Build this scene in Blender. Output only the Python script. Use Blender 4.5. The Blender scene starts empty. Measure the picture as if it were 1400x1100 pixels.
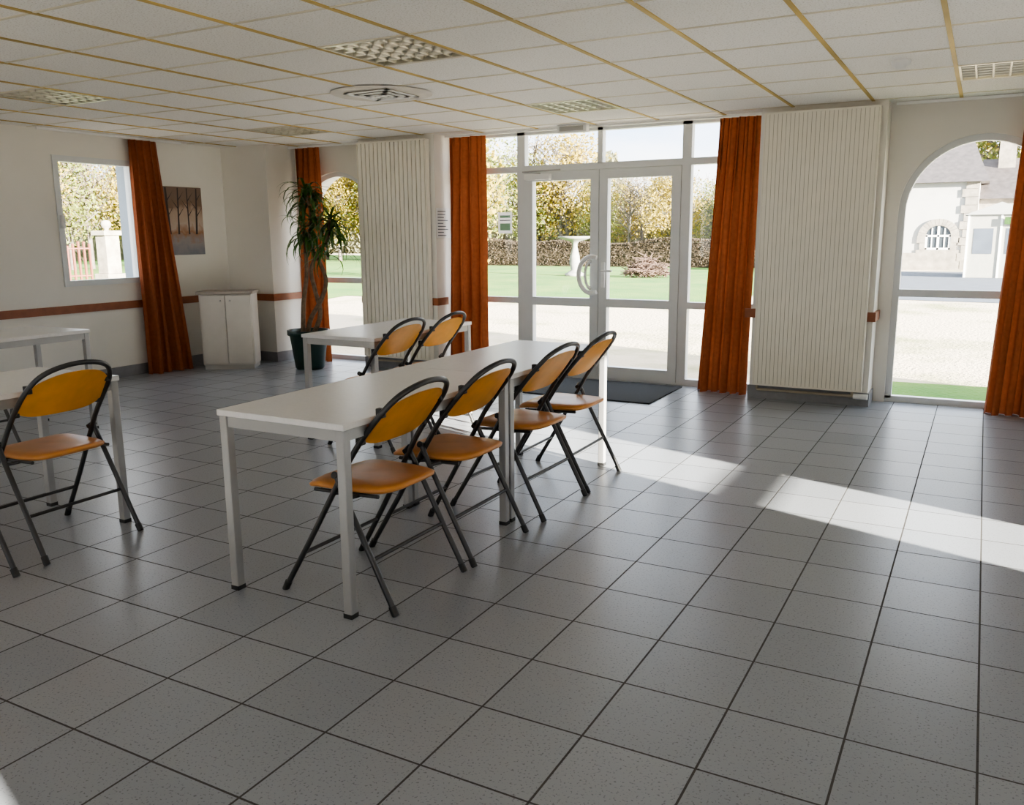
import bpy, bmesh, math, random
from mathutils import Vector, Matrix
random.seed(7)
S=bpy.context.scene
COL=S.collection
# ------------------------------------------------------------------ materials
def new_mat(name):
    m=bpy.data.materials.new(name); m.use_nodes=True
    nt=m.node_tree; b=nt.nodes.get('Principled BSDF')
    return m,nt,b
def pmat(name,col,rough=.6,metal=0.0,var=.06,scale=8.0,bump=0.0,bscale=60.0,spec=.5,trans=0.0,sheen=0.0):
    m,nt,b=new_mat(name)
    N=nt.nodes; L=nt.links
    tc=N.new('ShaderNodeTexCoord'); no=N.new('ShaderNodeTexNoise'); no.inputs['Scale'].default_value=scale; no.inputs['Detail'].default_value=4
    L.new(tc.outputs['Object'],no.inputs['Vector'])
    r=N.new('ShaderNodeValToRGB')
    c1=[max(0,c*(1-var)) for c in col]; c2=[min(1,c*(1+var)) for c in col]
    r.color_ramp.elements[0].position=.3; r.color_ramp.elements[1].position=.7
    r.color_ramp.elements[0].color=(*c1,1); r.color_ramp.elements[1].color=(*c2,1)
    L.new(no.outputs['Fac'],r.inputs['Fac']); L.new(r.outputs['Color'],b.inputs['Base Color'])
    b.inputs['Roughness'].default_value=rough; b.inputs['Metallic'].default_value=metal
    b.inputs['Specular IOR Level'].default_value=spec
    if bump>0:
        n2=N.new('ShaderNodeTexNoise'); n2.inputs['Scale'].default_value=bscale; n2.inputs['Detail'].default_value=3
        L.new(tc.outputs['Object'],n2.inputs['Vector'])
        bp=N.new('ShaderNodeBump'); bp.inputs['Strength'].default_value=bump; bp.inputs['Distance'].default_value=.01
        L.new(n2.outputs['Fac'],bp.inputs['Height']); L.new(bp.outputs['Normal'],b.inputs['Normal'])
    if trans>0:
        tr=N.new('ShaderNodeBsdfTranslucent'); mx=N.new('ShaderNodeMixShader'); mx.inputs[0].default_value=trans
        L.new(r.outputs['Color'],tr.inputs['Color']); L.new(b.outputs[0],mx.inputs[1]); L.new(tr.outputs[0],mx.inputs[2])
        L.new(mx.outputs[0],N['Material Output'].inputs['Surface'])
    return m
M={}
M['wall']=pmat('wall_paint',(.81,.785,.725),.85,var=.03,scale=1.5)
M['reveal']=pmat('window_reveal_shade',(.30,.35,.40),.8,var=.03)  # shade on the far window reveal, put into its colour
M['base']=pmat('baseboard_tile',(.26,.26,.27),.4,var=.08,scale=20)
M['rail']=pmat('rail_wood',(.28,.095,.04),.45,var=.15,scale=14)
M['frame']=pmat('window_alu_white',(.70,.72,.72),.35,var=.02)
M['rad']=pmat('radiator_enamel',(.83,.79,.68),.5,var=.02)
M['radg']=pmat('radiator_groove_shade',(.36,.34,.28),.6,var=.05)  # inner panel colour darkened to paint the shade between fins
M['curt']=pmat('curtain_fabric',(.35,.102,.038),.9,var=.12,scale=30,trans=.2,bump=.1,bscale=300)
M['ttop']=pmat('table_laminate',(.80,.785,.775),.30,var=.03,scale=60)
M['tleg']=pmat('table_leg_metal',(.40,.40,.40),.35,metal=.4,var=.04)
M['tedge']=pmat('table_edge',(.45,.44,.42),.5,var=.03)
M['black']=pmat('black_plastic',(.02,.02,.02),.5)
M['tube']=pmat('chair_tube_metal',(.07,.07,.072),.32,metal=.7,var=.1)
M['seat']=pmat('chair_seat_orange',(.62,.27,.075),.33,var=.12,scale=9)
M['cback']=pmat('chair_back_orange',(.82,.43,.085),.38,var=.10,scale=9,trans=.32)
M['tbar']=pmat('tbar_main_yellowed',(.54,.39,.13),.6,var=.3,scale=1.2)
M['tbar2']=pmat('tbar_cross',(.70,.65,.52),.6,var=.12,scale=2)
M['alu']=pmat('louver_aluminium',(.58,.56,.48),.3,metal=.7,var=.05)
M['lback']=pmat('louver_recess',(.22,.195,.145),.5,var=.1)
M['white']=pmat('white_plastic',(.85,.85,.83),.4,var=.02)
M['cup']=pmat('cupboard_melamine',(.56,.53,.49),.45,var=.03)
M['cupd']=pmat('cupboard_top_greige',(.34,.30,.26),.45,var=.05)
M['stain']=pmat('ceiling_stain',(.74,.70,.63),.9,var=.1)
M['pot']=pmat('pot_green_plastic',(.010,.035,.028),.35,var=.1)
M['soil']=pmat('soil',(.05,.03,.02),.95,var=.4,scale=40,bump=.6)
M['bark']=pmat('trunk_bark',(.16,.11,.07),.9,var=.3,scale=25,bump=.5)
M['leafg']=pmat('plant_leaf',(.05,.12,.02),.45,var=.35,scale=6,trans=.3)
M['mat']=pmat('entrance_carpet',(.035,.038,.042),.95,var=.3,scale=120,bump=.6,bscale=300)
M['stone']=pmat('stone_granite',(.27,.24,.20),.9,var=.25,scale=4,bump=.5,bscale=12)
M['fstone']=pmat('fountain_stone',(.25,.245,.23),.85,var=.2,scale=5)
M['render']=pmat('house_render',(.44,.43,.405),.9,var=.06,scale=2)
M['slate']=pmat('roof_slate',(.08,.068,.066),.6,var=.25,scale=5,bump=.3,bscale=10)
M['bluegrey']=pmat('ground_bluegrey',(.08,.095,.12),.95,var=.15,scale=3)
M['fence']=pmat('fence_red_paint',(.14,.045,.03),.6)
M['twig']=pmat('branch_pile_twigs',(.12,.075,.055),.9,var=.3,scale=20)
M['dark']=pmat('dark_glass',(.04,.05,.06),.1)
M['tent']=pmat('tent_canvas',(.40,.39,.34),.8,trans=.15)
M['pipe']=pmat('pipe_paint',(.42,.36,.27),.4)
M['leafy']=pmat('autumn_leaf_yellow',(.34,.26,.045),.7,var=.4,scale=1.2,trans=.35)
M['leafo']=pmat('autumn_leaf_green',(.18,.205,.05),.7,var=.4,scale=1.2,trans=.35)
M['leafb']=pmat('autumn_leaf_brown',(.20,.155,.09),.7,var=.35,scale=1.5,trans=.3)
M['hedge']=pmat('hedge_leaf_brown',(.052,.036,.020),.8,var=.45,scale=4,trans=.1)
M['wood']=pmat('far_woodland',(.18,.175,.105),.9,var=.4,scale=1.0,trans=.3)
M['tbark']=pmat('tree_bark',(.13,.11,.095),.95,var=.3,scale=6)
def ground(name,ca,cb,sc,p0,p1):
    m,nt,b=new_mat(name); N=nt.nodes;L=nt.links
    g=N.new('ShaderNodeNewGeometry'); n1=N.new('ShaderNodeTexNoise'); n1.inputs['Scale'].default_value=sc; n1.inputs['Detail'].default_value=8; n1.inputs['Roughness'].default_value=.65
    r=N.new('ShaderNodeValToRGB'); e=r.color_ramp.elements
    e[0].position=p0;e[0].color=(*ca,1);e[1].position=p1;e[1].color=(*cb,1)
    L.new(g.outputs['Position'],n1.inputs['Vector']);L.new(n1.outputs['Fac'],r.inputs['Fac']);L.new(r.outputs['Color'],b.inputs['Base Color']);b.inputs['Roughness'].default_value=.95
    bp=N.new('ShaderNodeBump');bp.inputs['Strength'].default_value=.6;bp.inputs['Distance'].default_value=.04
    n2=N.new('ShaderNodeTexNoise');n2.inputs['Scale'].default_value=25;L.new(g.outputs['Position'],n2.inputs['Vector']);L.new(n2.outputs['Fac'],bp.inputs['Height']);L.new(bp.outputs['Normal'],b.inputs['Normal'])
    return m
M['grass']=ground('lawn_grass',(.055,.17,.018),(.16,.25,.04),.5,.35,.70)
M['gravel']=ground('gravel_sand',(.28,.28,.13),(.60,.50,.37),.45,.32,.50)
# floor tiles
m,nt,b=new_mat('floor_tiles'); N=nt.nodes;L=nt.links
g=N.new('ShaderNodeNewGeometry'); mp=N.new('ShaderNodeMapping'); mp.inputs['Location'].default_value=(-.10+.33*60,-.05+.33*60,0)
L.new(g.outputs['Position'],mp.inputs['Vector'])
br=N.new('ShaderNodeTexBrick'); br.offset=0; br.squash=1
br.inputs['Scale'].default_value=1; br.inputs['Brick Width'].default_value=.33; br.inputs['Row Height'].default_value=.33
br.inputs['Mortar Size'].default_value=.0036; br.inputs['Mortar Smooth'].default_value=.2; br.inputs['Bias'].default_value=0
br.inputs['Color1'].default_value=(.285,.305,.34,1); br.inputs['Color2'].default_value=(.335,.355,.39,1); br.inputs['Mortar'].default_value=(.075,.07,.065,1)
L.new(mp.outputs[0],br.inputs['Vector'])
sp=N.new('ShaderNodeTexNoise'); sp.inputs['Scale'].default_value=135; sp.inputs['Detail'].default_value=1
L.new(g.outputs['Position'],sp.inputs['Vector'])
sr=N.new('ShaderNodeValToRGB'); sr.color_ramp.elements[0].position=.30; sr.color_ramp.elements[0].color=(.40,.39,.38,1); sr.color_ramp.elements[1].position=.39; sr.color_ramp.elements[1].color=(1,1,1,1)
L.new(sp.outputs['Fac'],sr.inputs['Fac'])
mx=N.new('ShaderNodeMixRGB'); mx.blend_type='MULTIPLY'; mx.inputs[0].default_value=.75
L.new(br.outputs['Color'],mx.inputs[1]);L.new(sr.outputs['Color'],mx.inputs[2]); L.new(mx.outputs[0],b.inputs['Base Color'])
rr=N.new('ShaderNodeMapRange'); rr.inputs['To Min'].default_value=.32; rr.inputs['To Max'].default_value=.8
L.new(br.outputs['Fac'],rr.inputs['Value'])
L.new(rr.outputs[0],b.inputs['Roughness'])
bp=N.new('ShaderNodeBump'); bp.invert=True; bp.inputs['Strength'].default_value=.6; bp.inputs['Distance'].default_value=.004
L.new(br.outputs['Fac'],bp.inputs['Height']);L.new(bp.outputs['Normal'],b.inputs['Normal'])
M['floor']=m
# ceiling tile
m,nt,b=new_mat('ceiling_tile'); N=nt.nodes;L=nt.links
g=N.new('ShaderNodeNewGeometry'); sp=N.new('ShaderNodeTexNoise'); sp.inputs['Scale'].default_value=110; sp.inputs['Detail'].default_value=2
L.new(g.outputs['Position'],sp.inputs['Vector'])
sr=N.new('ShaderNodeValToRGB'); sr.color_ramp.elements[0].position=.33; sr.color_ramp.elements[0].color=(.66,.63,.58,1); sr.color_ramp.elements[1].position=.45; sr.color_ramp.elements[1].color=(.91,.89,.85,1)
L.new(sp.outputs['Fac'],sr.inputs['Fac']);L.new(sr.outputs['Color'],b.inputs['Base Color']); b.inputs['Roughness'].default_value=.9
M['ceil']=m
# glass: thin pane
m,nt,b=new_mat('window_glass'); N=nt.nodes;L=nt.links
tr=N.new('ShaderNodeBsdfTransparent'); tr.inputs[0].default_value=(.95,.97,.96,1); gl=N.new('ShaderNodeBsdfGlossy'); gl.inputs['Roughness'].default_value=.02
fr=N.new('ShaderNodeFresnel'); fr.inputs[0].default_value=1.3; ms=N.new('ShaderNodeMixShader')
L.new(fr.outputs[0],ms.inputs[0]);L.new(tr.outputs[0],ms.inputs[1]);L.new(gl.outputs[0],ms.inputs[2]);L.new(ms.outputs[0],N['Material Output'].inputs['Surface'])
M['glass']=m
# poster
m,nt,b=new_mat('poster_print'); N=nt.nodes;L=nt.links
tc=N.new('ShaderNodeTexCoord'); sx=N.new('ShaderNodeSeparateXYZ'); L.new(tc.outputs['Generated'],sx.inputs[0])
no=N.new('ShaderNodeTexNoise'); no.inputs['Scale'].default_value=9; no.inputs['Detail'].default_value=8; L.new(tc.outputs['Generated'],no.inputs['Vector'])
ad=N.new('ShaderNodeMath'); ad.operation='MULTIPLY_ADD'; ad.inputs[1].default_value=.35; L.new(no.outputs['Fac'],ad.inputs[0]); L.new(sx.outputs['Z'],ad.inputs[2])
r=N.new('ShaderNodeValToRGB'); e=r.color_ramp.elements
e[0].position=.15;e[0].color=(.20,.21,.25,1); e[1].position=1.0;e[1].color=(.22,.15,.11,1)
for pz,c in ((.38,(.32,.29,.29,1)),(.50,(.36,.19,.10,1)),(.62,(.52,.42,.35,1)),(.80,(.46,.34,.26,1)),(.92,(.22,.14,.09,1))):
    x=e.new(pz); x.color=c
L.new(ad.outputs[0],r.inputs['Fac']);L.new(r.outputs['Color'],b.inputs['Base Color']);b.inputs['Roughness'].default_value=.5
M['poster']=m
M['paper']=pmat('white_paper',(.9,.9,.89),.7,var=.02,trans=.25)
M['ink']=pmat('printed_ink',(.15,.17,.20),.7,var=.1)
M['greenp']=pmat('printed_green',(.25,.42,.30),.7,var=.1,trans=.3)
M['trunkp']=pmat('poster_trunk_ink',(.06,.045,.04),.6)

# ------------------------------------------------------------------ mesh helpers
class MB:
    def __init__(s): s.v=[];s.f=[];s.m=[];s.sm=[];s.mats=[]
    def mi(s,k):
        if k not in s.mats: s.mats.append(k)
        return s.mats.index(k)
    def add(s,vs,fs,k,smooth=False):
        o=len(s.v); s.v+= [tuple(v) for v in vs]; i=s.mi(k)
        for f in fs: s.f.append(tuple(o+a for a in f)); s.m.append(i); s.sm.append(smooth)
    def box(s,x0,x1,y0,y1,z0,z1,k,T=None):
        vs=[Vector(p) for p in ((x0,y0,z0),(x1,y0,z0),(x1,y1,z0),(x0,y1,z0),(x0,y0,z1),(x1,y0,z1),(x1,y1,z1),(x0,y1,z1))]
        if T: vs=[T@v for v in vs]
        s.add(vs,[(0,3,2,1),(4,5,6,7),(0,1,5,4),(1,2,6,5),(2,3,7,6),(3,0,4,7)],k)
    def bbox(s,x0,x1,y0,y1,z0,z1,k,b=.004,T=None):
        bm=bmesh.new(); bmesh.ops.create_cube(bm,size=1)
        for v in bm.verts: v.co=Vector(((x0+x1)/2+v.co.x*(x1-x0),(y0+y1)/2+v.co.y*(y1-y0),(z0+z1)/2+v.co.z*(z1-z0)))
        bmesh.ops.bevel(bm,geom=bm.edges[:],offset=b,segments=2,affect='EDGES',profile=.5)
        bm.verts.index_update()
        vs=[(T@v.co if T else v.co.copy()) for v in bm.verts]; fs=[[v.index for v in f.verts] for f in bm.faces]; bm.free()
        s.add(vs,fs,k)
    def tube(s,pts,r,k,seg=8,smooth_path=0,caps=True,radii=None):
        pts=[Vector(p) for p in pts]
        if smooth_path:
            pts,radii=catmull(pts,smooth_path,radii)
        n=len(pts); rs=radii or [r]*n
        t=(pts[1]-pts[0]).normalized(); a=Vector((0,0,1)) if abs(t.z)<.9 else Vector((1,0,0))
        nrm=t.cross(a).normalized(); vs=[]
        for i,p in enumerate(pts):
            if i==0: tt=(pts[1]-pts[0])
            elif i==n-1: tt=(pts[-1]-pts[-2])
            else: tt=(pts[i+1]-pts[i-1])
            tt.normalize(); nrm=(nrm-tt*nrm.dot(tt)).normalized(); bn=tt.cross(nrm)
            for j in range(seg):
                an=2*math.pi*j/seg; vs.append(p+(nrm*math.cos(an)+bn*math.sin(an))*rs[i])
        fs=[]
        for i in range(n-1):
            for j in range(seg):
                fs.append((i*seg+j,i*seg+(j+1)%seg,(i+1)*seg+(j+1)%seg,(i+1)*seg+j))
        s.add(vs,fs,k,True)
        if caps:
            s.add(vs[:seg],[tuple(range(seg))[::-1]],k); s.add(vs[-seg:],[tuple(range(seg))],k)
    def lathe(s,prof,c,k,seg=24):
        vs=[];fs=[]
        for r,z in prof:
            for j in range(seg):
                a=2*math.pi*j/seg; vs.append((c[0]+r*math.cos(a),c[1]+r*math.sin(a),c[2]+z))
        for i in range(len(prof)-1):
            for j in range(seg): fs.append((i*seg+j,i*seg+(j+1)%seg,(i+1)*seg+(j+1)%seg,(i+1)*seg+j))
        s.add(vs,fs,k,True)
    def obj(s,name,parent=None,loc=None):
        me=bpy.data.meshes.new(name); me.from_pydata(s.v,[],s.f)
        for k in s.mats: me.materials.append(M[k])
        me.polygons.foreach_set('material_index',s.m); me.polygons.foreach_set('use_smooth',s.sm); me.update()
        o=bpy.data.objects.new(name,me); COL.objects.link(o)
        if parent: o.parent=parent
        if loc: o.location=loc
        return o
def catmull(pts,n,radii=None):
    P=[pts[0]*2-pts[1]]+pts+[pts[-1]*2-pts[-2]]; out=[];R=[]
    for i in range(1,len(P)-2):
        for j in range(n):
            t=j/n; a,b,c,d=P[i-1],P[i],P[i+1],P[i+2]
            out.append(.5*((2*b)+(c-a)*t+(2*a-5*b+4*c-d)*t*t+(3*b-a-3*c+d)*t*t*t))
            if radii: R.append(radii[i-1]*(1-t)+radii[i]*t)
    out.append(pts[-1]); 
    if radii: R.append(radii[-1])
    return out,(R if radii else None)
def copy(o,name,loc,rot=0,scale=None,parent=None):
    c=bpy.data.objects.new(name,o.data); COL.objects.link(c); c.location=loc; c.rotation_euler=(0,0,rot)
    if scale: c.scale=scale if hasattr(scale,'__len__') else (scale,)*3
    if parent: c.parent=parent
    return c

# ------------------------------------------------------------------ room constants
XL=-7.69; XR=3.4; YB=-3.2; YW=7.70; YG=7.77; YO=8.02; ZC=2.40; TOP=2.75; LT=.24
b=MB(); b.box(XL-LT,XR+.3,YB-.3,YO,-.12,0,'floor'); b.obj('floor')
GX=-.25
xs=[GX+.6*k for k in range(-13,7)]; ys=[3.78+.6*k for k in range(-12,8)]
b=MB()
xe=[XL-.05]+[x for x in xs if XL<x<XR]+[XR+.05]; ye=[YB-.05]+[y for y in ys if YB<y<YG]+[YG+.2]
troff=[]
for i in range(len(xe)-1):
    for j in range(len(ye)-1):
        cx=(xe[i]+xe[i+1])/2; cy=(ye[j]+ye[j+1])/2
        if any(abs(cx-a)<.12 for a in (-2.95,-5.95,.05)) and any(abs(cy-c)<.12 for c in (4.08,6.48,1.68)): troff.append((cx,cy)); continue
        b.add([(xe[i],ye[j],ZC),(xe[i+1],ye[j],ZC),(xe[i+1],ye[j+1],ZC),(xe[i],ye[j+1],ZC)],[(0,3,2,1)],'ceil')
b.obj('ceiling')
b=MB()
for x in xe[1:-1]: b.box(x-.012,x+.012,YB,YG,ZC-.006,ZC+.02,'tbar')
for y in ye[1:-1]: b.box(XL,XR,y-.009,y+.009,ZC-.004,ZC+.018,'tbar2')
b.obj('trim_ceiling_grid')
b=MB(); b.box(XL-.30,XR+.35,YB-.35,YO+.1,ZC+.2,ZC+.4,'wall'); b.obj('roof_slab')

def wall_open(b,axis,a0,a1,t0,t1,z0,z1,ops,k='wall'):
    cur=a0
    def bx(p,q,za,zb):
        if q-p<1e-4 or zb-za<1e-4: return
        if axis=='x': b.box(p,q,t0,t1,za,zb,k)
        else: b.box(t0,t1,p,q,za,zb,k)
    for o0,o1,zb,zt in sorted(ops):
        bx(cur,o0,z0,z1); bx(o0,o1,z0,zb); bx(o0,o1,zt,z1); cur=o1
    bx(cur,a1,z0,z1)
def arch_panel(b,x0,x1,cx,r,zs,z1,y0,y1,zb=0.0,k='wall'):
    b.box(x0,cx-r,y0,y1,zb,z1,k); b.box(cx+r,x1,y0,y1,zb,z1,k)
    n=28; pts=[(cx-r*math.cos(math.pi*i/n),zs+r*math.sin(math.pi*i/n)) for i in range(n+1)]
    for i in range(n):
        (xa,za),(xb,zb2)=pts[i],pts[i+1]
        vs=[(xa,y0,za),(xb,y0,zb2),(xb,y0,z1),(xa,y0,z1),(xa,y1,za),(xb,y1,zb2),(xb,y1,z1),(xa,y1,z1)]
        b.add(vs,[(0,1,2,3),(5,4,7,6),(1,0,4,5)],k)
WZ0,WZ1=.95,2.17
b=MB(); wall_open(b,'y',YB-.3,YO,XL-LT,XL,0,TOP,[(5.18,6.06,WZ0,WZ1),(.97,1.85,WZ0,WZ1)])
b.box(XL-LT-.005,XL-.07,6.045,6.06,WZ0,WZ1,'reveal'); b.obj('wall_left')  # thin lining added to carry the painted reveal shade
b=MB()
b.box(XL,-7.01,7.24,YO,0,TOP,'wall')
LA=(-6.43,.55); RA=(-.06,.58); ZS=1.56
arch_panel(b,-7.01,-5.87,LA[0],LA[1],ZS,TOP,YW,YO)
b.box(-5.87,-4.92,7.42,YO,0,TOP,'wall')
b.box(-4.92,-1.70,YW,YO,2.41,TOP,'wall')
b.box(-1.70,-.74,7.42,YO,0,TOP,'wall')
arch_panel(b,-.74,.62,RA[0],RA[1],ZS,TOP,YW,YO)
b.box(.62,1.6,7.42,YO,0,TOP,'wall')
arch_panel(b,1.6,2.96,2.28,.58,ZS,TOP,YW,YO)
b.box(2.96,XR,7.42,YO,0,TOP,'wall')
b.obj('wall_back')
RO=[(2.86,3.64),(-1.55,-.70)]; RH=1.80
b=MB(); wall_open(b,'y',YB-.3,YO,XR,XR+.3,0,TOP,[(a,c,.03,RH) for a,c in RO]); b.obj('wall_right')
b=MB(); wall_open(b,'x',XL,XR,YB-.3,YB,0,TOP,[(-5.5,-4.3,.9,2.1),(-1.5,.5,.9,2.1)]); b.obj('wall_front')  # openings behind the camera, added to let in fill daylight
def skirt(name,segs,z0,z1,t,k):
    b=MB()
    for (xa,ya,xb,yb) in segs:
        if abs(xa-xb)<1e-6:
            s=1 if yb>ya else -1; b.box(min(xa,xa+s*t),max(xa,xa+s*t),min(ya,yb),max(ya,yb),z0,z1,k)
        else:
            b.box(min(xa,xb),max(xa,xb),ya-t,ya,z0,z1,k)
    b.obj(name)
segL=[(XL,YB,XL,7.24)]
segB=[(XL,7.24,-7.01+.012,7.24),(-7.01,7.24,-7.01,YW),(-5.87-.012,7.42,-4.92+.012,7.42),(-4.92,7.42,-4.92,YG),(-1.70-.012,7.42,-.74+.012,7.42),(-.74,7.42,-.74,YW)]
skirt('baseboard_left',segL,0,.11,.012,'base'); skirt('baseboard_back',segB,0,.11,.012,'base')
skirt('trim_rail_left',segL,.695,.77,.02,'rail'); 
segB2=[(XL,7.24,-7.01+.02,7.24),(-7.01,7.24,-7.01,YW),(-5.89,7.42,-4.90,7.42),(-4.92,7.42,-4.92,7.6),(-1.76,7.42,-.72,7.42),(-.74,7.42,-.74,YW)]
skirt('trim_rail_back',segB2,.695,.77,.02,'rail')
b=MB()
b.box(.60,.62,7.42,7.7,.695,.77,'rail'); b.obj('trim_rail_right')

# ------------------------------------------------------------------ windows
def arch_window(name,cx,r):
    b=MB(); y0,y1=YG-.03,YG+.04; w=.05
    n=32
    def ring(r0,r1,k):
        for i in range(n):
            a0=math.pi*i/n;a1=math.pi*(i+1)/n
            q=[(cx-rr*math.cos(a),zz,ZS+rr*math.sin(a)) for zz in (y0,y1) for rr,a in ((r0,a0),(r0,a1),(r1,a1),(r1,a0))]
            b.add(q,[(0,1,2,3),(7,6,5,4),(1,0,4,5),(3,2,6,7)],k)
    ring(r-w,r,'frame')
    b.box(cx-r,cx-r+w,y0,y1,0.03,ZS,'frame'); b.box(cx+r-w,cx+r,y0,y1,0.03,ZS,'frame')
    b.box(cx-r,cx+r,y0,y1,.0,.05,'frame'); b.box(cx-r+w,cx+r-w,y0,y1,.88,.94,'frame')
    vs=[(cx-r+w,YG,.05),(cx+r-w,YG,.05)]+[(cx+(r-w)*math.cos(math.pi*i/n),YG,ZS+(r-w)*math.sin(math.pi*i/n)) for i in range(n+1)]
    b.add(vs,[tuple(range(len(vs)))],'glass')
    return b.obj(name)
arch_window('window_1',*LA); arch_window('window_2',*RA); arch_window('window_3',2.28,.58)
def lwin(name,y0,y1):
    b=MB(); x0,x1=XL-.07,XL+.015; w=.055
    b.box(x0,x1,y0,y0+w,WZ0,WZ1,'frame');b.box(x0,x1,y1-w,y1,WZ0,WZ1,'frame');b.box(x0,x1,y0+w,y1-w,WZ0,WZ0+w,'frame');b.box(x0,x1,y0+w,y1-w,WZ1-w,WZ1,'frame')
    b.box(XL-LT,XL-.07,y0+.005,y1-.02,WZ0-.0,WZ0+.02,'stone')
    b.box(XL+.015,XL+.05,y0+w-.035,y0+w-.01,1.5,1.62,'white')
    b.add([(XL-.03,y0+w,WZ0+w),(XL-.03,y1-w,WZ0+w),(XL-.03,y1-w,WZ1-w),(XL-.03,y0+w,WZ1-w)],[(0,1,2,3)],'glass')
    b.obj(name)
lwin('window_4',5.18,6.06); lwin('window_5',.97,1.85)  # second window is out of view, added so daylight enters
for i,(a,c) in enumerate(RO):
    b=MB(); x0,x1=XR+.05,XR+.11; w=.04
    b.box(x0,x1,a,a+w,.03,RH,'frame'); b.box(x0,x1,c-w,c,.03,RH,'frame')
    for z0,z1 in ((.03,.08),(.875,.94),(RH-.04,RH)): b.box(x0,x1,a+w,c-w,z0,z1,'frame')
    b.add([(x0+.03,a+w,.08),(x0+.03,c-w,.08),(x0+.03,c-w,RH-.04),(x0+.03,a+w,RH-.04)],[(0,1,2,3)],'glass'); b.obj('window_%d'%(8+i))
fr=MB(); y0,y1=YG-.04,YG+.04
def vf(x,w,z0,z1,b=fr,ya=y0,yb=y1): b.box(x-w/2,x+w/2,ya,yb,z0,z1,'frame')
def hf(xa,xb,z,h,b=fr,ya=y0,yb=y1): b.box(xa,xb,ya,yb,z-h/2,z+h/2,'frame')
for x in (-4.89,-1.73): vf(x,.06,0,2.40)
vf(-4.10,.085,0,2.40); vf(-2.415,.085,0,2.40); vf(-3.257,.05,2.06,2.40)
hf(-4.86,-1.76,2.385,.045)
hf(-4.86,-4.14,2.04,.06); hf(-4.06,-2.457,2.04,.06); hf(-2.373,-1.76,2.04,.06)
hf(-4.86,-4.14,.75,.06); hf(-2.373,-1.76,.75,.06); hf(-4.86,-4.14,.03,.06); hf(-2.373,-1.76,.03,.06); hf(-4.06,-2.457,.01,.02)
def pane(b,x0,x1,z0,z1): b.add([(x0,YG,z0),(x1,YG,z0),(x1,YG,z1),(x0,YG,z1)],[(0,1,2,3)],'glass')
for xa,xb in ((-4.86,-4.14),(-2.373,-1.76)):
    pane(fr,xa,xb,.06,.72); pane(fr,xa,xb,.78,2.01); pane(fr,xa,xb,2.07,2.363)
pane(fr,-4.06,-3.28,2.07,2.363); pane(fr,-3.23,-2.457,2.07,2.363)
fr.obj('window_7')
def leaf(name,x0,x1,side):
    b=MB(); w=.085; ya,yb=YG-.05,YG+.03
    b.box(x0,x0+w,ya,yb,.02,2.005,'frame'); b.box(x1-w,x1,ya,yb,.02,2.005,'frame')
    b.box(x0+w,x1-w,ya,yb,1.92,2.005,'frame'); b.box(x0+w,x1-w,ya,yb,.02,.13,'frame'); b.box(x0+w,x1-w,ya,yb,.71,.79,'frame')
    pane(b,x0+w,x1-w,.13,.71); pane(b,x0+w,x1-w,.79,1.92)
    hx=(x1-.02) if side>0 else (x0+.02); pts=[]
    for i in range(13):
        a=math.radians((70+220*i/12))
        pts.append((hx+.14*math.cos(a)-.02,ya-.05,1.02+.175*math.sin(a)))
    if side>0:
        b.tube(pts,.022,'white',10,3)
        for p in (pts[1],pts[-2]): b.tube([p,(p[0],ya,p[2])],.012,'white',8)
        b.bbox(x0+.02,x0+.30,ya-.06,ya,1.93,1.985,'white',.006)
        b.tube([(x0+.2,ya-.05,1.99),(x0+.05,ya-.14,2.0),(x0+.4,ya-.02,2.02)],.008,'tleg',6)
    else:
        b.bbox(x0+.03,x0+.07,ya-.02,ya,.90,1.14,'white',.005)
        b.tube([(x0+.05,ya-.01,1.06),(x0+.05,ya-.06,1.06),(x0+.16,ya-.06,1.06)],.010,'white',8)
        q=[(x0-.03+.09*math.cos(t),ya-.05,1.02+.15*math.sin(t)) for t in [math.radians(250-140*i/8) for i in range(9)]]
        b.tube(q,.014,'white',8,2)
        for p in (q[1],q[-2]): b.tube([p,(p[0],ya,p[2])],.009,'white',8)
    return b.obj(name)
leaf('door_1',-4.055,-3.262,1); leaf('door_2',-3.255,-2.46,-1)
b=MB(); b.add([(-4.38,YG-.014,1.42),(-4.22,YG-.014,1.42),(-4.22,YG-.014,1.63),(-4.38,YG-.014,1.63)],[(0,1,2,3)],'paper')
for z0,z1,k in ((1.45,1.52,'greenp'),(1.545,1.555,'ink'),(1.575,1.60,'greenp')): b.add([(-4.36,YG-.016,z0),(-4.24,YG-.016,z0),(-4.24,YG-.016,z1),(-4.36,YG-.016,z1)],[(0,1,2,3)],k)
b.obj('door_notice')

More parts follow.
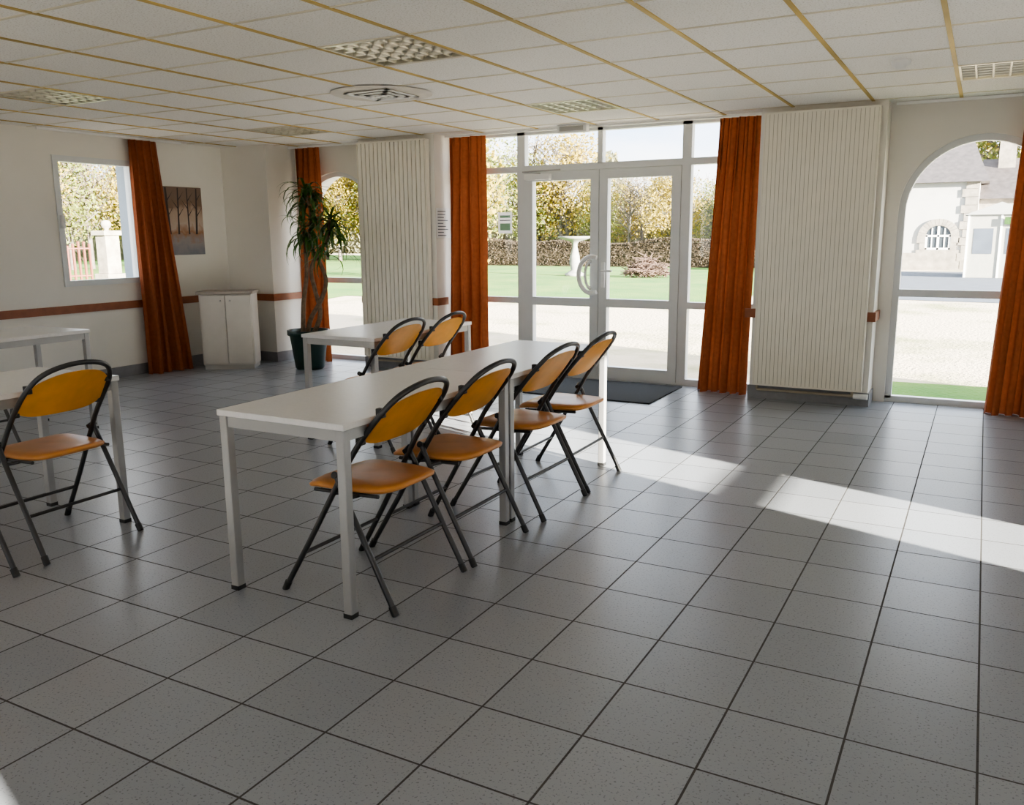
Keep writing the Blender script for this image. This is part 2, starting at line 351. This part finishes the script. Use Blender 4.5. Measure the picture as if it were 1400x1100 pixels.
# ------------------------------------------------------------------ radiators: separate flat vertical fins over an inner panel
def radiator(name,x0,x1,ribs,gap,dep):
    b=MB(); yf=7.335; yb=7.40; z0,z1=.14,2.34
    n=ribs; w=(x1-x0)/n
    for i in range(n):
        xa=x0+i*w+gap/2; xb=x0+(i+1)*w-gap/2
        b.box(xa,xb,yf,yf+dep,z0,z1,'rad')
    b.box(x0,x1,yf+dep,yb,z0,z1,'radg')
    b.box(x0-.012,x0,yf+.002,yb,z0-.01,z1+.01,'rad'); b.box(x1,x1+.012,yf+.002,yb,z0-.01,z1+.01,'rad')
    b.box(x0,x1,yf,yb,z1,z1+.014,'rad'); b.box(x0,x1,yf,yb,z0-.014,z0,'rad')
    b.box(x0+.1,x0+.16,yb,7.42,.4,.5,'rad'); b.box(x1-.16,x1-.1,yb,7.42,.4,.5,'rad'); b.box(x0+.1,x0+.16,yb,7.42,2.,2.1,'rad'); b.box(x1-.16,x1-.1,yb,7.42,2.,2.1,'rad')
    b.tube([(x0+.02,7.38,.085),(x1-.02,7.38,.085)],.012,'pipe')
    b.tube([(x0+.02,7.38,.085),(x0+.02,7.38,.15)],.012,'pipe'); b.tube([(x1-.06,7.38,.085),(x1-.06,7.38,.15)],.012,'pipe')
    b.tube([(x1-.05,7.38,.085),(x1+.06,7.38,.085)],.024,'white',12)
    return b.obj(name)
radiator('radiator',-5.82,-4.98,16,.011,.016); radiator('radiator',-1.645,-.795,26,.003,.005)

# ------------------------------------------------------------------ curtains
def curtain(name,p0,p1,q0,q1,folds,amp=.045,z0=.001,z1=2.372):
    b=MB(); nx=folds*10; nz=26; vs=[]
    p0,p1,q0,q1=map(Vector,(p0,p1,q0,q1)); d=(p1-p0).normalized(); nr=Vector((-d.y,d.x))
    for j in range(nz+1):
        t=j/nz; a=p0.lerp(q0,t); c=p1.lerp(q1,t)
        for i in range(nx+1):
            s=i/nx; f=s*folds; k=int(f)
            w=math.sin(2*math.pi*f)*amp*(.55+.6*t)*(1+.35*math.sin(3.1*k+1)) + .012*math.sin(7*s+5*t)
            sh=.014*math.sin(4*math.pi*f+ .8+t*1.5)
            P=a.lerp(c,s)+nr*w+d*sh
            vs.append((P.x,P.y,z1+(z0-z1)*t))
    fs=[(j*(nx+1)+i,j*(nx+1)+i+1,(j+1)*(nx+1)+i+1,(j+1)*(nx+1)+i) for j in range(nz) for i in range(nx)]
    b.add(vs,fs,'curt',True)
    return b.obj(name)
curtain('curtain',(XL+.10,5.97),(XL+.10,6.28),(XL+.14,5.95),(XL+.16,6.46),4,.045)
curtain('curtain',(-6.90,7.58),(-6.56,7.58),(-6.86,7.52),(-6.45,7.52),4,.035)
curtain('curtain',(-4.86,7.60),(-4.44,7.60),(-4.87,7.56),(-4.40,7.56),4,.045)
curtain('curtain',(-2.10,7.60),(-1.75,7.60),(-2.20,7.54),(-1.76,7.54),5,.045)
curtain('curtain',(.18,7.56),(.58,7.58),(.10,7.52),(.57,7.54),5,.045)
b=MB()
for xa,xb in ((-7.0,-5.9),(-4.9,-1.72),(-.7,.6)): b.box(xa,xb,7.585,7.61,2.375,2.395,'white')
b.box(XL+.09,XL+.11,5.0,6.6,2.375,2.395,'white'); b.obj('curtain_rail')

# ------------------------------------------------------------------ tables
def table(name,x0,x1,y0,y1):
    b=MB(); h=.745; w=.038
    b.bbox(x0,x1,y0,y1,h-.024,h,'ttop',.003)
    for xa in (x0+.006,x1-.006-w):
        for ya in (y0+.006,y1-.006-w):
            b.bbox(xa,xa+w,ya,ya+w,.012,h-.024,'tleg',.004); b.box(xa-.001,xa+w+.001,ya-.001,ya+w+.001,0,.018,'black')
    zz0,zz1=h-.068,h-.0245
    b.box(x0+.006+w,x1-.006-w,y0+.012,y0+.036,zz0,zz1,'tleg'); b.box(x0+.006+w,x1-.006-w,y1-.036,y1-.012,zz0,zz1,'tleg')
    b.box(x0+.012,x0+.036,y0+.006+w,y1-.006-w,zz0,zz1,'tleg'); b.box(x1-.036,x1-.012,y0+.006+w,y1-.006-w,zz0,zz1,'tleg')
    return b.obj(name)
table('table',-2.575,-1.945,2.31,3.545); table('table',-2.575,-1.945,3.55,4.785)
table('table',-4.09,-3.46,4.46,5.69); table('table',-4.30,-3.66,1.42,2.70); table('table',-6.39,-5.74,2.74,4.03)

# ------------------------------------------------------------------ folding chair (faces -x), origin on floor
def chair_mesh():
    b=MB(); r=.0115
    def bar(z): return -.29+.29*(z/.5)
    side=[(-.29,.245,.012),(-.145,.235,.25),(0,.222,.50),(.062,.218,.60),(.13,.215,.69),(.19,.203,.762),(.235,.168,.818),(.262,.10,.850),(.27,0,.862)]
    full=side+[(x,-y,z) for x,y,z in side[-2::-1]]
    b.tube(full,r,'tube',10,5)
    for s in (1,-1):
        b.tube([(-.012,s*.236,.515),(.02,s*.24,.45),(.25,s*.245,.012)],r,'tube',10)
        b.tube([(-.012,s*.212,.50),(-.012,s*.248,.515)],.014,'tube',10)
        b.tube([(-.29-.006,s*.245,0),(-.29+.012,s*.243,.035)],.0145,'black',10); b.tube([(.25+.004,s*.245,0),(.25-.014,s*.2435,.035)],.0145,'black',10)
        b.tube([(-.16,s*.19,.425),(.15,s*.19,.435)],.008,'tube',8)
        b.tube([(-.02,s*.19,.43),(-.035,s*.227,.435)],.008,'tube',8)
        b.tube([(.06,s*.19,.43),(.035,s*.238,.425)],.008,'tube',8)
        b.bbox(.085-.012,.085+.02,s*.205-.012,s*.205+.012,.635,.675,'black',.003)
        b.bbox(.175-.012,.175+.02,s*.193-.012,s*.193+.012,.745,.78,'black',.003)
    b.tube([(bar(.17)-0,-.235,.17),(bar(.17),.235,.17)],.008,'tube',8)
    x2=.25-.23*(.20/.45); b.tube([(x2,-.24,.20),(x2,.24,.20)],.008,'tube',8)
    nv=40
    vs=[];fs=[]
    prof=[(0,.020),(.5,.019),(.8,.016),(.93,.010),(1.0,0.0),(.985,-.012),(.9,-.018),(0,-.018)]
    for (k,dz) in prof:
        for j in range(nv):
            a=2*math.pi*j/nv; ca,sa=math.cos(a),math.sin(a); e=2/3.8
            X=abs(ca)**e*(1 if ca>0 else -1); Y=abs(sa)**e*(1 if sa>0 else -1)
            x=-.018+X*.225*k; wy=.209-.020*(X*k*.5+.5); y=Y*wy*k
            z=.452+dz-.03*max(0,(-x-.12)/.11)**2*.8+.012*max(0,(x-.1)/.1)**2-.008*(1-k)
            vs.append((x,y,z))
    for i in range(len(prof)-1):
        for j in range(nv): fs.append((i*nv+j,i*nv+(j+1)%nv,(i+1)*nv+(j+1)%nv,(i+1)*nv+j))
    b.add(vs,fs,'seat',True)
    nu,nv=24,12; th=.010
    def P(u,v,off):
        y=.206*u; 
        zt=.826-.060*abs(u)**2.6; zb=.622+.034*abs(u)**5
        z=zb+(zt-zb)*v
        x=.078+(z-.635)*.80 + .026*(1-u*u)
        return (x+off,y*(1-.07*v),z)
    for off,fl in ((0,0),(th,1)):
        vs=[P(-1+2*i/nu,j/nv,off) for j in range(nv+1) for i in range(nu+1)]
        fs=[(j*(nu+1)+i,j*(nu+1)+i+1,(j+1)*(nu+1)+i+1,(j+1)*(nu+1)+i) for j in range(nv) for i in range(nu)]
        if not fl: fs=[f[::-1] for f in fs]
        b.add(vs,fs,'cback',True)
    rim=[(-1+2*i/nu,0) for i in range(nu+1)]+[(1,j/nv) for j in range(1,nv+1)]+[(1-2*i/nu,1) for i in range(1,nu+1)]+[(-1,1-j/nv) for j in range(1,nv)]
    vs=[P(u,v,0) for u,v in rim]+[P(u,v,th) for u,v in rim]; n=len(rim)
    b.add(vs,[(i,(i+1)%n,n+(i+1)%n,n+i) for i in range(n)],'cback',True)
    return b
cm=chair_mesh(); ch=cm.obj('folding_chair',loc=(-2.08,2.665,0))
for x,y,rz in [(-2.07,3.215,.01),(-2.06,3.89,-.02),(-2.07,4.43,.02),(-3.55,4.66,0),(-3.54,5.17,.03),(-3.75,2.37,.02),(-3.73,1.74,0),(-5.86,3.1,0)]:
    copy(ch,'folding_chair',(x,y,0),rz)

# ------------------------------------------------------------------ ceiling fixtures
def troffer(name,cx,cy):
    b=MB(); h=.288; z=ZC
    b.box(cx-h,cx+h,cy-h,cy+h,z+.075,z+.085,'lback')
    for s in (-1,1):
        b.box(cx+s*(h-.006)-.008,cx+s*(h-.006)+.008,cy-h,cy+h,z-.004,z+.08,'alu')
        b.box(cx-h,cx+h,cy+s*(h-.006)-.008,cy+s*(h-.006)+.008,z-.004,z+.08,'alu')
    n=6; st=2*h/n
    for i in range(1,n):
        p=-h+i*st
        for ax in (0,1):
            q=[(-.005,0),(.005,0),(.020,.05),(-.020,.05)]
            vs=[]
            for e in (-h+.012,h-.012):
                for d,zz in q:
                    vs.append((cx+p+d,cy+e,z+zz) if ax==0 else (cx+e,cy+p+d,z+zz))
            b.add(vs,[(0,1,5,4),(1,2,6,5),(2,3,7,6),(3,0,4,7)],'alu')
    return b.obj(name)
for c in troff: troffer('ceiling_light_troffer',*c)
b=MB(); cx,cy=-3.86,5.17
b.lathe([(.36,-.0065),(.34,-.007),(0,-.007)],(cx,cy,ZC),'stain',40)
for i,hh in enumerate((.19,.135,.08)):
    z=ZC-.013-.004*i
    for (xa,xb,ya,yb) in ((-hh,hh,-hh,-hh+.03),(-hh,hh,hh-.03,hh),(-hh,-hh+.03,-hh,hh),(hh-.03,hh,-hh,hh)):
        b.box(cx+xa,cx+xb,cy+ya,cy+yb,z-.005,z,'white')
b.box(cx-.03,cx+.03,cy-.03,cy+.03,ZC-.026,ZC-.020,'white')
b.box(cx-.18,cx+.18,cy-.18,cy+.18,ZC-.012,ZC-.008,'lback'); b.obj('air_diffuser')
b=MB(); b.lathe([(0,-.045),(.03,-.045),(.035,-.03),(.05,-.026),(.055,-.01),(.055,0)],(-.53,5.83,ZC),'white'); b.obj('smoke_detector')
b=MB(); b.bbox(-3.60,-3.30,7.50,7.58,2.33,2.40,'white',.008); b.box(-3.57,-3.33,7.495,7.50,2.345,2.385,'tedge'); b.obj('emergency_light')

# ------------------------------------------------------------------ cupboard
cb=MB(); T=Matrix.Translation((-7.16,6.71,0))@Matrix.Rotation(math.radians(34),4,'Z')
w=.275
cb.box(-w+.015,w-.015,-.15,.16,0,.05,'tedge',T); cb.bbox(-w,w,-.16,.15,.05,.81,'cup',.004,T)
cb.bbox(-w+.015,-.003,-.176,-.16,.065,.80,'cup',.003,T); cb.bbox(.003,w-.015,-.176,-.16,.065,.80,'cup',.003,T)
cb.bbox(-w-.02,w+.02,-.19,.17,.81,.84,'cupd',.004,T)
for x in (-.05,.05): cb.tube([T@Vector((x,-.176,.74)),T@Vector((x,-.19,.74))],.009,'tleg',10)
cb.obj('storage_cupboard')
b=MB(); b.bbox(XL+.002,XL+.018,6.32,6.90,1.22,1.94,'poster',.002); 
for y,wd,l in ((6.44,.02,-.02),(6.56,.012,.02),(6.70,.01,.0),(6.80,.014,.03)):
    b.add([(XL+.0195,y-wd,1.44),(XL+.0195,y+wd,1.44),(XL+.0195,y+wd*.6+l,1.93),(XL+.0195,y-wd*.6+l,1.93)],[(0,1,2,3)],'trunkp')
    for s,z in ((1,1.62),(-1,1.7),(1,1.78)):
        b.add([(XL+.0193,y+l*.5,z),(XL+.0193,y+l*.5,z+.02),(XL+.0193,y+l*.5+s*.09,z+.12)],[(0,1,2)],'trunkp')
b.obj('forest_poster')
b=MB(); b.box(-4.918,-4.914,7.43,7.68,1.38,1.68,'paper')
R=random.Random(9)
for i in range(9):
    z=1.65-.03*i
    b.box(-4.914,-4.9125,7.45,7.45+R.uniform(.10,.20),z-.008,z,'ink')
b.obj('paper_notice')
b=MB(); b.bbox(-4.25,-2.36,6.72,7.62,.0,.012,'mat',.003); b.obj('door_mat')

# ------------------------------------------------------------------ potted dracaena
pc=(-6.33,7.02,0)
b=MB()
b.lathe([(0,0),(.14,0),(.155,.02),(.20,.36),(.225,.37),(.225,.42),(.20,.42),(.195,.38)],pc,'pot',28)
b.lathe([(.197,.38),(.1,.395),(0,.39)],pc,'soil',28)
tr=[[(-.02,0,.36),(.05,0,.55),(.22,-.02,.75),(.28,0,.95),(.20,0,1.15),(.08,.0,1.35),(.12,0,1.6),(.06,0,1.90)],
    [(.04,.03,.36),(.18,0,.6),(.14,-.02,.85),(.10,-.02,1.05),(.22,-.05,1.22),(.36,-.04,1.38),(.40,-.03,1.60)],
    [(-.05,-.03,.36),(-.02,-.03,.7),(.06,-.05,1.0),(.02,0,1.3),(.0,0,1.55)]]
heads=[]
for t in tr:
    P=[Vector(p)+Vector(pc) for p in t]; n=len(P)
    b.tube(P,.02,'bark',8,6,radii=[.026-.010*i/(n-1) for i in range(n)]); heads.append(P[-1]); 
heads.append(Vector(tr[0][6])+Vector(pc)); heads.append(Vector(tr[1][5])+Vector(pc)); 
def blade(b,o,az,el,L,w,droop,k):
    n=7; vs=[]; d=Vector((math.cos(az),math.sin(az),0)); sd=Vector((-d.y,d.x,0))
    p=Vector(o); e=el
    for i in range(n+1):
        t=i/n; ww=w*(.6+.8*t if t<.4 else (1-t)*1.5+.02)*.8
        vs+= [p-sd*ww,p-Vector((0,0,ww*.35)),p+sd*ww]
        e-=droop/n*(1+t); p=p+(d*math.cos(e)+Vector((0,0,1))*math.sin(e))*L/n
    fs=[]
    for i in range(n):
        a=i*3; fs+=[(a,a+1,a+4,a+3),(a+1,a+2,a+5,a+4)]
    b.add(vs,fs,k,True)
for hi,h in enumerate(heads):
    cnt=(64,64,34,26,22)[hi]
    for i in range(cnt):
        o=h+Vector((0,0,-random.uniform(0,.20)))
        blade(b,o,random.uniform(0,6.283),random.uniform(-.2,1.25),random.uniform(.28,.46),.022,random.uniform(1.0,2.4),'leafg')
b.obj('potted_dracaena')

# ------------------------------------------------------------------ EXTERIOR
GZ=-.06
b=MB(); b.add([(-90,YO,GZ),(90,YO,GZ),(90,120,GZ),(-90,120,GZ)],[(0,1,2,3)],'gravel')
b.add([(-90,-60,GZ),(XL-LT,-60,GZ),(XL-LT,YO,GZ),(-90,YO,GZ)],[(0,1,2,3)],'gravel'); b.add([(XR+.3,-60,GZ),(90,-60,GZ),(90,YO,GZ),(XR+.3,YO,GZ)],[(0,1,2,3)],'gravel')
b.add([(XL-LT,-60,GZ),(XR+.3,-60,GZ),(XR+.3,YB-.3,GZ),(XL-LT,YB-.3,GZ)],[(0,1,2,3)],'gravel')
b.obj('ground_gravel')
b=MB(); gz=GZ+.012
b.add([(-60,17,gz),(-5.5,17,gz),(-4.5,22,gz),(-5,41,gz),(-60,60,gz)],[(0,1,2,3,4)],'grass')
b.add([(-1.4,8.05,gz),(3,8.05,gz),(3,9.3,gz),(-1.4,9.1,gz)],[(0,1,2,3)],'grass')
b.add([(-80,10.5,gz),(-12,10.5,gz),(-14,17,gz),(-80,17,gz)],[(0,1,2,3)],'grass')
b.obj('lawn')
b=MB(); b.add([(-4.5,21,gz-.004),(12,19,gz-.004),(12,36,gz-.004),(-4.6,36,gz-.004)],[(0,1,2,3)],'bluegrey'); b.obj('bluegrey_strip')  # blue-grey strip laid over the gravel
def tree_mesh(h,spread,k,nleaf,lsize,seed,trunkh=.22):
    R=random.Random(seed); b=MB(); ends=[]
    b.tube([(0,0,-.0),(R.uniform(-.1,.1),0,h*.3),(R.uniform(-.2,.2),R.uniform(-.2,.2),h*.6),(0,0,h*.92)],.1,'tbark',7,3,radii=[.14,.11,.08,.02])
    for i in range(26):
        z=h*(trunkh+(.9-trunkh)*R.random()); a=R.uniform(0,6.28); l=spread*(.5+.6*R.random())*(1.15-z/h*.7)
        p0=Vector((0,0,z)); p1=p0+Vector((math.cos(a)*l*.5,math.sin(a)*l*.5,l*.45)); p2=p0+Vector((math.cos(a)*l,math.sin(a)*l,l*.75*R.uniform(.5,1.4)))
        b.tube([p0,p1,p2],.03,'tbark',5,2,radii=[.05,.035,.012]); ends+= [p1,p2,p0.lerp(p1,.6),p1.lerp(p2,.5)]
        for j in range(3):
            q0=p1.lerp(p2,R.random()); q1=q0+Vector((R.gauss(0,.4),R.gauss(0,.4),R.uniform(.2,.9)))
            b.tube([q0,q1],.012,'tbark',4,radii=[.022,.008]); ends.append(q1)
    for i in range(nleaf):
        c=R.choice(ends); o=c+Vector((R.gauss(0,.34),R.gauss(0,.34),R.gauss(0,.32)))*spread*.5
        if o.z<.5 or o.z>h*1.03: continue
        s=lsize*R.uniform(.5,1.3); u=Vector((R.gauss(0,1),R.gauss(0,1),R.gauss(0,1))).normalized(); v=u.cross(Vector((R.gauss(0,1),R.gauss(0,1),R.gauss(0,1)))).normalized()
        b.add([o-u*s,o+v*s*.6,o+u*s,o-v*s*.6],[(0,1,2,3)],k)
    return b
tA=tree_mesh(6.6,2.5,'leafy',5200,.09,1).obj('autumn_tree',loc=(-27,41,GZ))
tB=tree_mesh(6.8,2.6,'leafo',5000,.09,2,.15).obj('autumn_tree',loc=(-30.5,43,GZ))
tC=tree_mesh(6.8,2.4,'leafb',1500,.07,3).obj('autumn_tree',loc=(-23,45,GZ))
tD=tree_mesh(5.4,1.9,'leafy',4600,.09,4,.12).obj('autumn_tree',loc=(-15.4,24.5,GZ))
R=random.Random(5)
T3=[tA,tB,tC,tA,tB,tC]
for i in range(56):
    x=-52+i*1.13+R.uniform(-.6,.6); y=40.5+R.uniform(0,8)
    sc=R.uniform(.8,1.05)
    if x>-20.5: sc*=.66
    if x>-4: y+=12; sc*=1.4
    copy(T3[R.randrange(6)],'autumn_tree',(x,y,GZ),R.uniform(0,6.28),(sc*1.1,sc*1.1,sc))
for i in range(26):
    x=-34-R.uniform(0,9); y=16+i*1.1+R.uniform(-1,1)
    copy((tA,tC,tA,tB)[R.randrange(4)],'autumn_tree',(x,y,GZ),R.uniform(0,6.28),R.uniform(.85,1.0))
def hedge(name,x0,y0,x1,y1,h,t,k,n,ls=.07,jag=.05):
    b=MB(); R=random.Random(11); p=Vector((x0,y0,0)); q=Vector((x1,y1,0)); d=(q-p).normalized(); nn=Vector((-d.y,d.x,0)); Ln=(q-p).length
    pr=[(-t*.45,0),(-t*.5,h*.5),(-t*.42,h*.95),(t*.42,h*.95),(t*.5,h*.5),(t*.45,0)]
    vs=[tuple(e+nn*o+Vector((0,0,z-.045))) for e in (p,q) for o,z in pr]
    b.add(vs,[(i,i+1,i+7,i+6) for i in range(5)]+[(0,1,2,3,4,5),(11,10,9,8,7,6)],k)
    for i in range(n):
        s=R.uniform(0,Ln); hs=1+jag*3*math.sin(s*.9)*math.sin(s*.37+1)
        if R.random()<.6: o=p+d*s+nn*(-t*.5+R.uniform(-.06,.05))+Vector((0,0,R.uniform(0,h*hs)))
        else: o=p+d*s+nn*R.uniform(-t*.5,t*.5)+Vector((0,0,h*.95*hs+R.uniform(-jag,jag*1.5)))
        if o.z<.02: continue
        z=ls*R.uniform(.6,1.5); u=Vector((R.gauss(0,1),R.gauss(0,1),R.gauss(0,1))).normalized(); v=u.cross(Vector((R.gauss(0,1),R.gauss(0,1),R.gauss(0,1)))).normalized()
        b.add([o-u*z,o+v*z*.6,o+u*z,o-v*z*.6],[(0,1,2,3)],k)
    b.obj(name)
hedge('beech_hedge',-24,37.5,-6.5,37.5,1.12,1.0,'hedge',22000,.035)
hedge('distant_woodland',-62,62,8,62,4.0,3,'wood',16000,.28,.3)
hedge('distant_woodland',-55,56,-53,16,3.4,3,'wood',8000,.26,.3)
b=MB(); c=(-12.9,28.4,GZ+.012)
b.lathe([(0,0),(.36,0),(.36,.08),(.26,.12),(.13,.22),(.19,.45),(.17,.7),(.09,1.02),(.09,1.14),(.16,1.22),(.45,1.29),(.60,1.36),(.60,1.40),(.5,1.40),(.3,1.36),(0,1.34)],c,'fstone',32); b.obj('garden_fountain')
b=MB(); R=random.Random(3)
for i in range(420):
    a=R.uniform(0,6.28); rr=R.random()**.6*.7; h=.75*(1-rr/.85)*R.random(); o=Vector((-10.1+math.cos(a)*rr*1.1,28.2+math.sin(a)*rr*.7,.02+h))
    d=Vector((R.gauss(0,1),R.gauss(0,.6),abs(R.gauss(0,.35)))).normalized()*R.uniform(.3,.7)
    p=o-d*.5; p.z=max(p.z,-.03)
    b.tube([p,o+Vector((0,0,.03)),o+d*.5],.012,'twig',4)
b.obj('branch_pile')
px,py=-24.6,18.2; gz0=GZ+.012
def pil(b,px,py,s=.8):
    def q(a0,z0,z1): b.bbox(px-a0*s,px+a0*s,py-a0*s,py+a0*s,z0,z1,'stone',.02)
    q(.42,gz0,.3); q(.31,.3,1.5); q(.42,1.5,1.65)
    b.lathe([(.1*s,0),(.08*s,.05),(.17*s,.12),(.2*s,.2),(.15*s,.3),(0,.34)],(px,py,1.65),'stone',20)
b=MB(); pil(b,px,py); b.obj('gate_pillar')
b=MB(); pil(b,px+3.4,py+4.9); b.obj('gate_pillar')
b=MB()
for i in range(40):
    t=i/40; x=px-.3-2.0*t; y=py-.45-6.2*t
    b.box(x-.028,x+.028,y-.028,y+.028,gz0,1.25+.08*math.sin(i),'fence')
b.tube([(px-.3,py-.45,.25),(px-2.3,py-6.65,.25)],.03,'fence'); b.tube([(px-.3,py-.45,1.1),(px-2.3,py-6.65,1.1)],.03,'fence'); b.obj('iron_fence')
# house
H=bpy.data.objects.new('stone_house',None); COL.objects.link(H)
hy=37.5; hx0,hx1=-3.75,-.35
b=MB(); b.box(hx0,hx1,hy,hy+7,GZ,3.3,'render'); b.box(hx0-.03,hx1+.03,hy-.05,hy,GZ,.6,'stone')
for xx in (hx0,hx1-.45):
    for i in range(11): 
        o=.12 if i%2 else 0
        b.box(xx-(0 if xx==hx0 else o),xx+.45+(o if xx==hx0 else 0),hy-.06,hy,.0+i*.3,.285+i*.3,'stone')
wx=-1.62
b.box(wx-.75,wx+.75,hy-.05,hy,.6,.72,'stone')
n=14; wr=.44
for i in range(n):
    a0=math.pi*i/n;a1=math.pi*(i+.93)/n
    q=[(wx-rr*math.cos(a),yy,1.25+rr*math.sin(a)*.9) for yy in (hy-.06,hy) for rr,a in ((wr,a0),(wr,a1),(wr+.28,a1),(wr+.28,a0))]
    b.add(q,[(0,1,2,3),(1,0,4,5),(3,2,6,7)],'stone')
for s in (-1,1):
    for i in range(2):
        o=.3 if i else .2; xa,xb=sorted((wx+s*wr,wx+s*(wr+o))); b.box(xa,xb,hy-.06,hy,.72+i*.27,.98+i*.27,'stone')
b.box(wx-wr,wx+wr,hy-.02,hy-.005,.72,1.25,'dark')
vs=[(wx+wr*math.cos(math.pi*i/n),hy-.015,1.25+.4*math.sin(math.pi*i/n)) for i in range(n+1)]; b.add(vs,[tuple(range(n+1))],'dark')
for x in (-wr+.03,0,wr-.03): b.box(wx+x-.04,wx+x+.04,hy-.045,hy-.02,.72,1.62 if x==0 else 1.3,'white')
for x in (-.22,.22): b.box(wx+x-.02,wx+x+.02,hy-.04,hy-.02,.72,1.55,'white')
for z in (.76,1.25): b.box(wx-wr,wx+wr,hy-.045,hy-.02,z-.035,z+.035,'white')
b.obj('house_walls',H)
b=MB(); e=.3; rz=5.6; z0=3.25
vs=[(hx0-e,hy-e,z0),(hx1+e,hy-e,z0),(hx1+e,hy+7+e,z0),(hx0-e,hy+7+e,z0),(hx0+1.4,hy+3.5,rz),(hx1-.6,hy+3.5,rz)]
b.add(vs,[(0,1,5,4),(1,2,5),(2,3,4,5),(3,0,4),(3,2,1,0)],'slate')
b.box(.2,.8,hy+3.1,hy+3.9,3.6,5.2,'stone'); b.box(.12,.88,hy+3.0,hy+4.0,5.2,5.35,'stone'); b.obj('house_roof',H)
b=MB(); b.box(hx1,5.0,hy+1.5,hy+6,GZ,2.7,'stone'); vs=[(hx1-.1,hy+1.2,2.65),(5.3,hy+1.2,2.65),(5.3,hy+6.3,2.65),(hx1-.1,hy+6.3,2.65),(hx1,hy+3.7,4.3),(5.3,hy+3.7,4.3)]
b.add(vs,[(0,1,5,4),(2,3,4,5),(1,2,5),(3,0,4)],'slate'); b.obj('house_wing',H)
b=MB(); tx0,tx1,ty0,ty1=-.55,1.3,31.5,34
b.box(tx0,tx1,ty0,ty1,GZ+.01,1.95,'tent'); cx=(tx0+tx1)/2; cy=(ty0+ty1)/2
b.add([(tx0-.1,ty0-.1,1.93),(tx1+.1,ty0-.1,1.93),(tx1+.1,ty1+.1,1.93),(tx0-.1,ty1+.1,1.93),(cx,cy,2.35)],[(0,1,4),(1,2,4),(2,3,4),(3,0,4)],'tent')
b.box(tx0+.2,tx0+.75,ty0-.01,ty0,.7,1.5,'bluegrey'); b.box(tx1-.75,tx1-.2,ty0-.01,ty0,.7,1.5,'bluegrey')
b.box(cx+.1,tx1-.1,ty0-.12,ty0-.10,1.62,1.85,'leafg')
for x in (tx0,tx1-.06,cx): b.box(x,x+.06,ty0-.03,ty0,GZ+.01,1.95,'white')
b.obj('canvas_tent')
for i,(x,y,s) in enumerate(((3.5,50,1.3),(6,48,1.3),(9,46,1.2),(.5,50,1.35),(-5,50,1.1))):
    copy(tB if i%2 else tA,'autumn_tree',(x,y,GZ),i,s)

# ------------------------------------------------------------------ light
W=bpy.data.worlds.new('sky'); S.world=W; W.use_nodes=True; nt=W.node_tree; N=nt.nodes; L=nt.links
bg=N['Background']; tc=N.new('ShaderNodeTexCoord'); mp=N.new('ShaderNodeMapping'); mp.inputs['Scale'].default_value=(1,1,3.5); no=N.new('ShaderNodeTexNoise'); no.inputs['Scale'].default_value=3.2; no.inputs['Detail'].default_value=7
L.new(tc.outputs['Generated'],mp.inputs[0]); L.new(mp.outputs[0],no.inputs['Vector'])
r=N.new('ShaderNodeValToRGB'); e=r.color_ramp.elements; e[0].position=.38; e[0].color=(.55,.70,.95,1); e[1].position=.56; e[1].color=(.97,.97,1,1)
L.new(no.outputs['Fac'],r.inputs['Fac']); L.new(r.outputs['Color'],bg.inputs['Color']); bg.inputs['Strength'].default_value=3.2
sd=bpy.data.lights.new('sun','SUN'); sd.energy=52; sd.angle=math.radians(.5); sd.color=(1,.92,.80)
so=bpy.data.objects.new('sun',sd); COL.objects.link(so); d=Vector((-1,.33,-1/5.0)).normalized(); so.rotation_euler=d.to_track_quat('-Z','Y').to_euler(); so.location=(20,-8,10)

# ------------------------------------------------------------------ camera
f,pi,ya,ro=1168.4,.193,.500,.008
c,s=math.cos(ya),math.sin(ya)
Rt=Vector((c,s,0)); F=Vector((-s*math.cos(pi),c*math.cos(pi),-math.sin(pi))); U=Rt.cross(F)
R2=Rt*math.cos(ro)-U*math.sin(ro); U2=Rt*math.sin(ro)+U*math.cos(ro)
cam=bpy.data.cameras.new('camera'); co=bpy.data.objects.new('camera',cam); COL.objects.link(co)
mw=Matrix((( R2.x,U2.x,-F.x,0),(R2.y,U2.y,-F.y,0),(R2.z,U2.z,-F.z,1.4),(0,0,0,1)))
co.matrix_world=mw; cam.sensor_width=36; cam.lens=f/1400*36; cam.clip_end=300
S.camera=co
S.view_settings.view_transform='AgX'
S.view_settings.look='AgX - Medium High Contrast'
S.view_settings.exposure=.65
